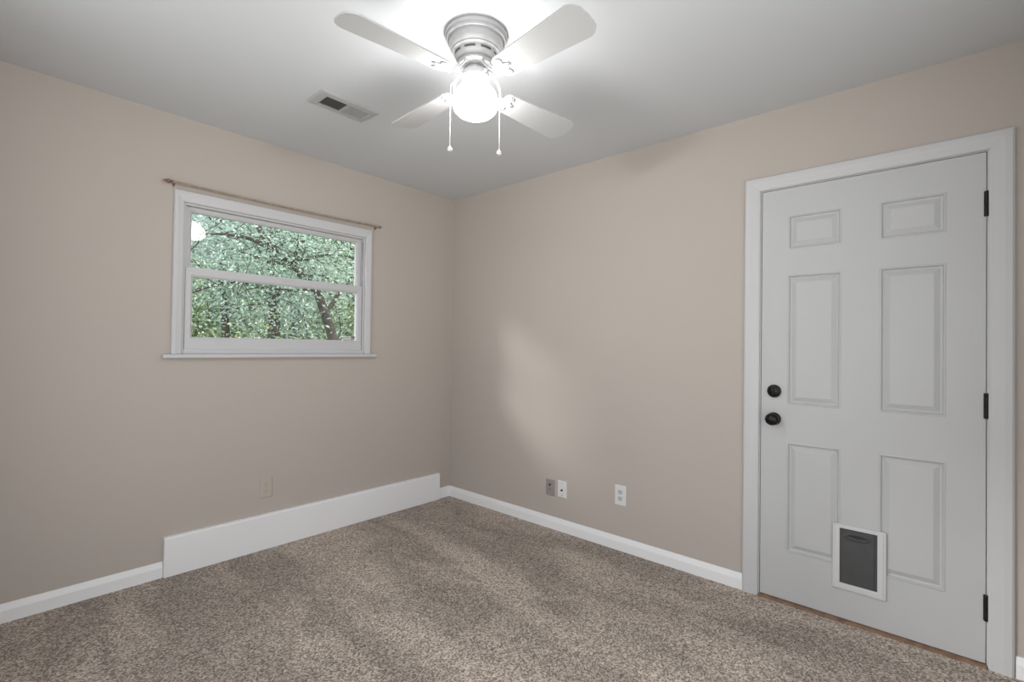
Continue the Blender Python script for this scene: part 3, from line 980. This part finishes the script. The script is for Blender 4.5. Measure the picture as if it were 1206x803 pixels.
tree('mid green bushy tree at the right edge of the window view',
     [(at(425, 410, yd)[0], yd, -0.75), at(425, 410, yd), at(428, 340, yd), at(422, 280, yd), at(428, 200, yd), at(425, 110, yd)],
     0.14, [], M['leafB'], 19000, 0.065, crown=2.4, nlimb=15)
ye = 10.5
tree('yellow-green tree farthest back behind the window',
     [(at(345, 410, ye)[0], ye, -0.75), at(345, 400, ye), at(350, 330, ye), at(345, 260, ye), at(350, 180, ye), at(345, 100, ye)],
     0.16, [], M['leafC'], 17000, 0.09, crown=3.0, nlimb=16, spread=(0.4, 0.4, 0.3))
tree('pale green tree far back behind the left edge of the window',
     [(0.6, 12.0, -0.75), (0.6, 12.0, 1.0), (0.8, 12.0, 3.0), (0.6, 12.1, 5.0), (0.8, 12.1, 7.5)],
     0.16, [], M['leafB'], 16000, 0.13, crown=3.0, nlimb=16, spread=(0.4, 0.4, 0.3))
tree('broad mid green tree far back beyond the right edge of the window',
     [(6.4, 12.5, -0.75), (6.3, 12.5, 1.0), (6.5, 12.6, 3.0), (6.3, 12.5, 5.0), (6.4, 12.5, 7.5)],
     0.18, [], M['leafB'], 16000, 0.13, crown=3.2, nlimb=16, spread=(0.45, 0.45, 0.35))
def bush(label, c, rad, n, mt, leaf=0.06):
    e = empty('shrub', (c[0], c[1], -0.72), label, 'shrub')
    bm = bmesh.new()
    tips = []
    for k in range(16):
        a = rng.random()*2*math.pi
        pts = branch_curve((c[0], c[1], -0.72), (math.cos(a)*0.6, math.sin(a)*0.6, 1.1), rad*(1.1+0.7*rng.random()), 6, 0.18)
        tube(bm, pts, [0.02*(1-0.7*i/7) for i in range(7)], 5)
        tips += [tuple(q) for q in pts[2:]]
    obj('stems', bm, M['bark'], e)
    leaves('foliage', tips, n, leaf, mt, e, (rad*0.22, rad*0.22, rad*0.2))
bush('yellow-green shrub low behind the lower left of the window', (0.35, 5.8), 1.5, 5000, M['leafC'])
bush('pale green shrub low behind the middle of the window', (1.5, 6.0), 1.5, 5500, M['leafA'])
bush('mid green shrub low behind the right of the window', (3.1, 6.6), 1.7, 6000, M['leafB'])

# the woods close in behind: a row of big dense trees
far = [(-2.5, 17), (0.6, 19), (3.6, 17.5), (6.6, 19), (9.8, 18), (13.5, 20)]
fl_ = ['far woodland tree, leftmost of the back row outside', 'far woodland tree, second from the left of the back row outside', 'far woodland tree, third from the left of the back row outside',
       'far woodland tree, fourth from the left of the back row outside', 'far woodland tree, fifth from the left of the back row outside', 'far woodland tree, rightmost of the back row outside']
for (x, y), lb in zip(far, fl_):
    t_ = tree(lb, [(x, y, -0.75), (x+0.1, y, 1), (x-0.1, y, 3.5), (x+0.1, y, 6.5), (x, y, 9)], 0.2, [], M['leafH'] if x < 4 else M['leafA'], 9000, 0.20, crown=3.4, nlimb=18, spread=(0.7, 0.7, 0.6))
    t_['group'] = 'woodland trees in the back row outside'
ub = [(-0.8, 10.5), (1.6, 11.5), (3.8, 10.2), (5.6, 11.0), (8.0, 12.5), (10.5, 15), (5.2, 15), (2.0, 15.5), (-1.0, 15)]
for i, (x, y) in enumerate(ub):
    nm = ['yellow-green', 'mid green', 'pale green'][i % 3]
    bush(nm + ' undergrowth shrub ' + ('in the middle distance, ' if y < 13 else 'in front of the back row of trees, ') + ['left of the window view', 'behind the left of the window', 'behind the centre of the window', 'behind the right of the window', 'right of the window view', 'far right outside', 'right of centre', 'left of centre', 'far left outside'][i],
         (x, y), 2.4, 6500, [M['leafC'], M['leafB'], M['leafA']][i % 3], 0.11)
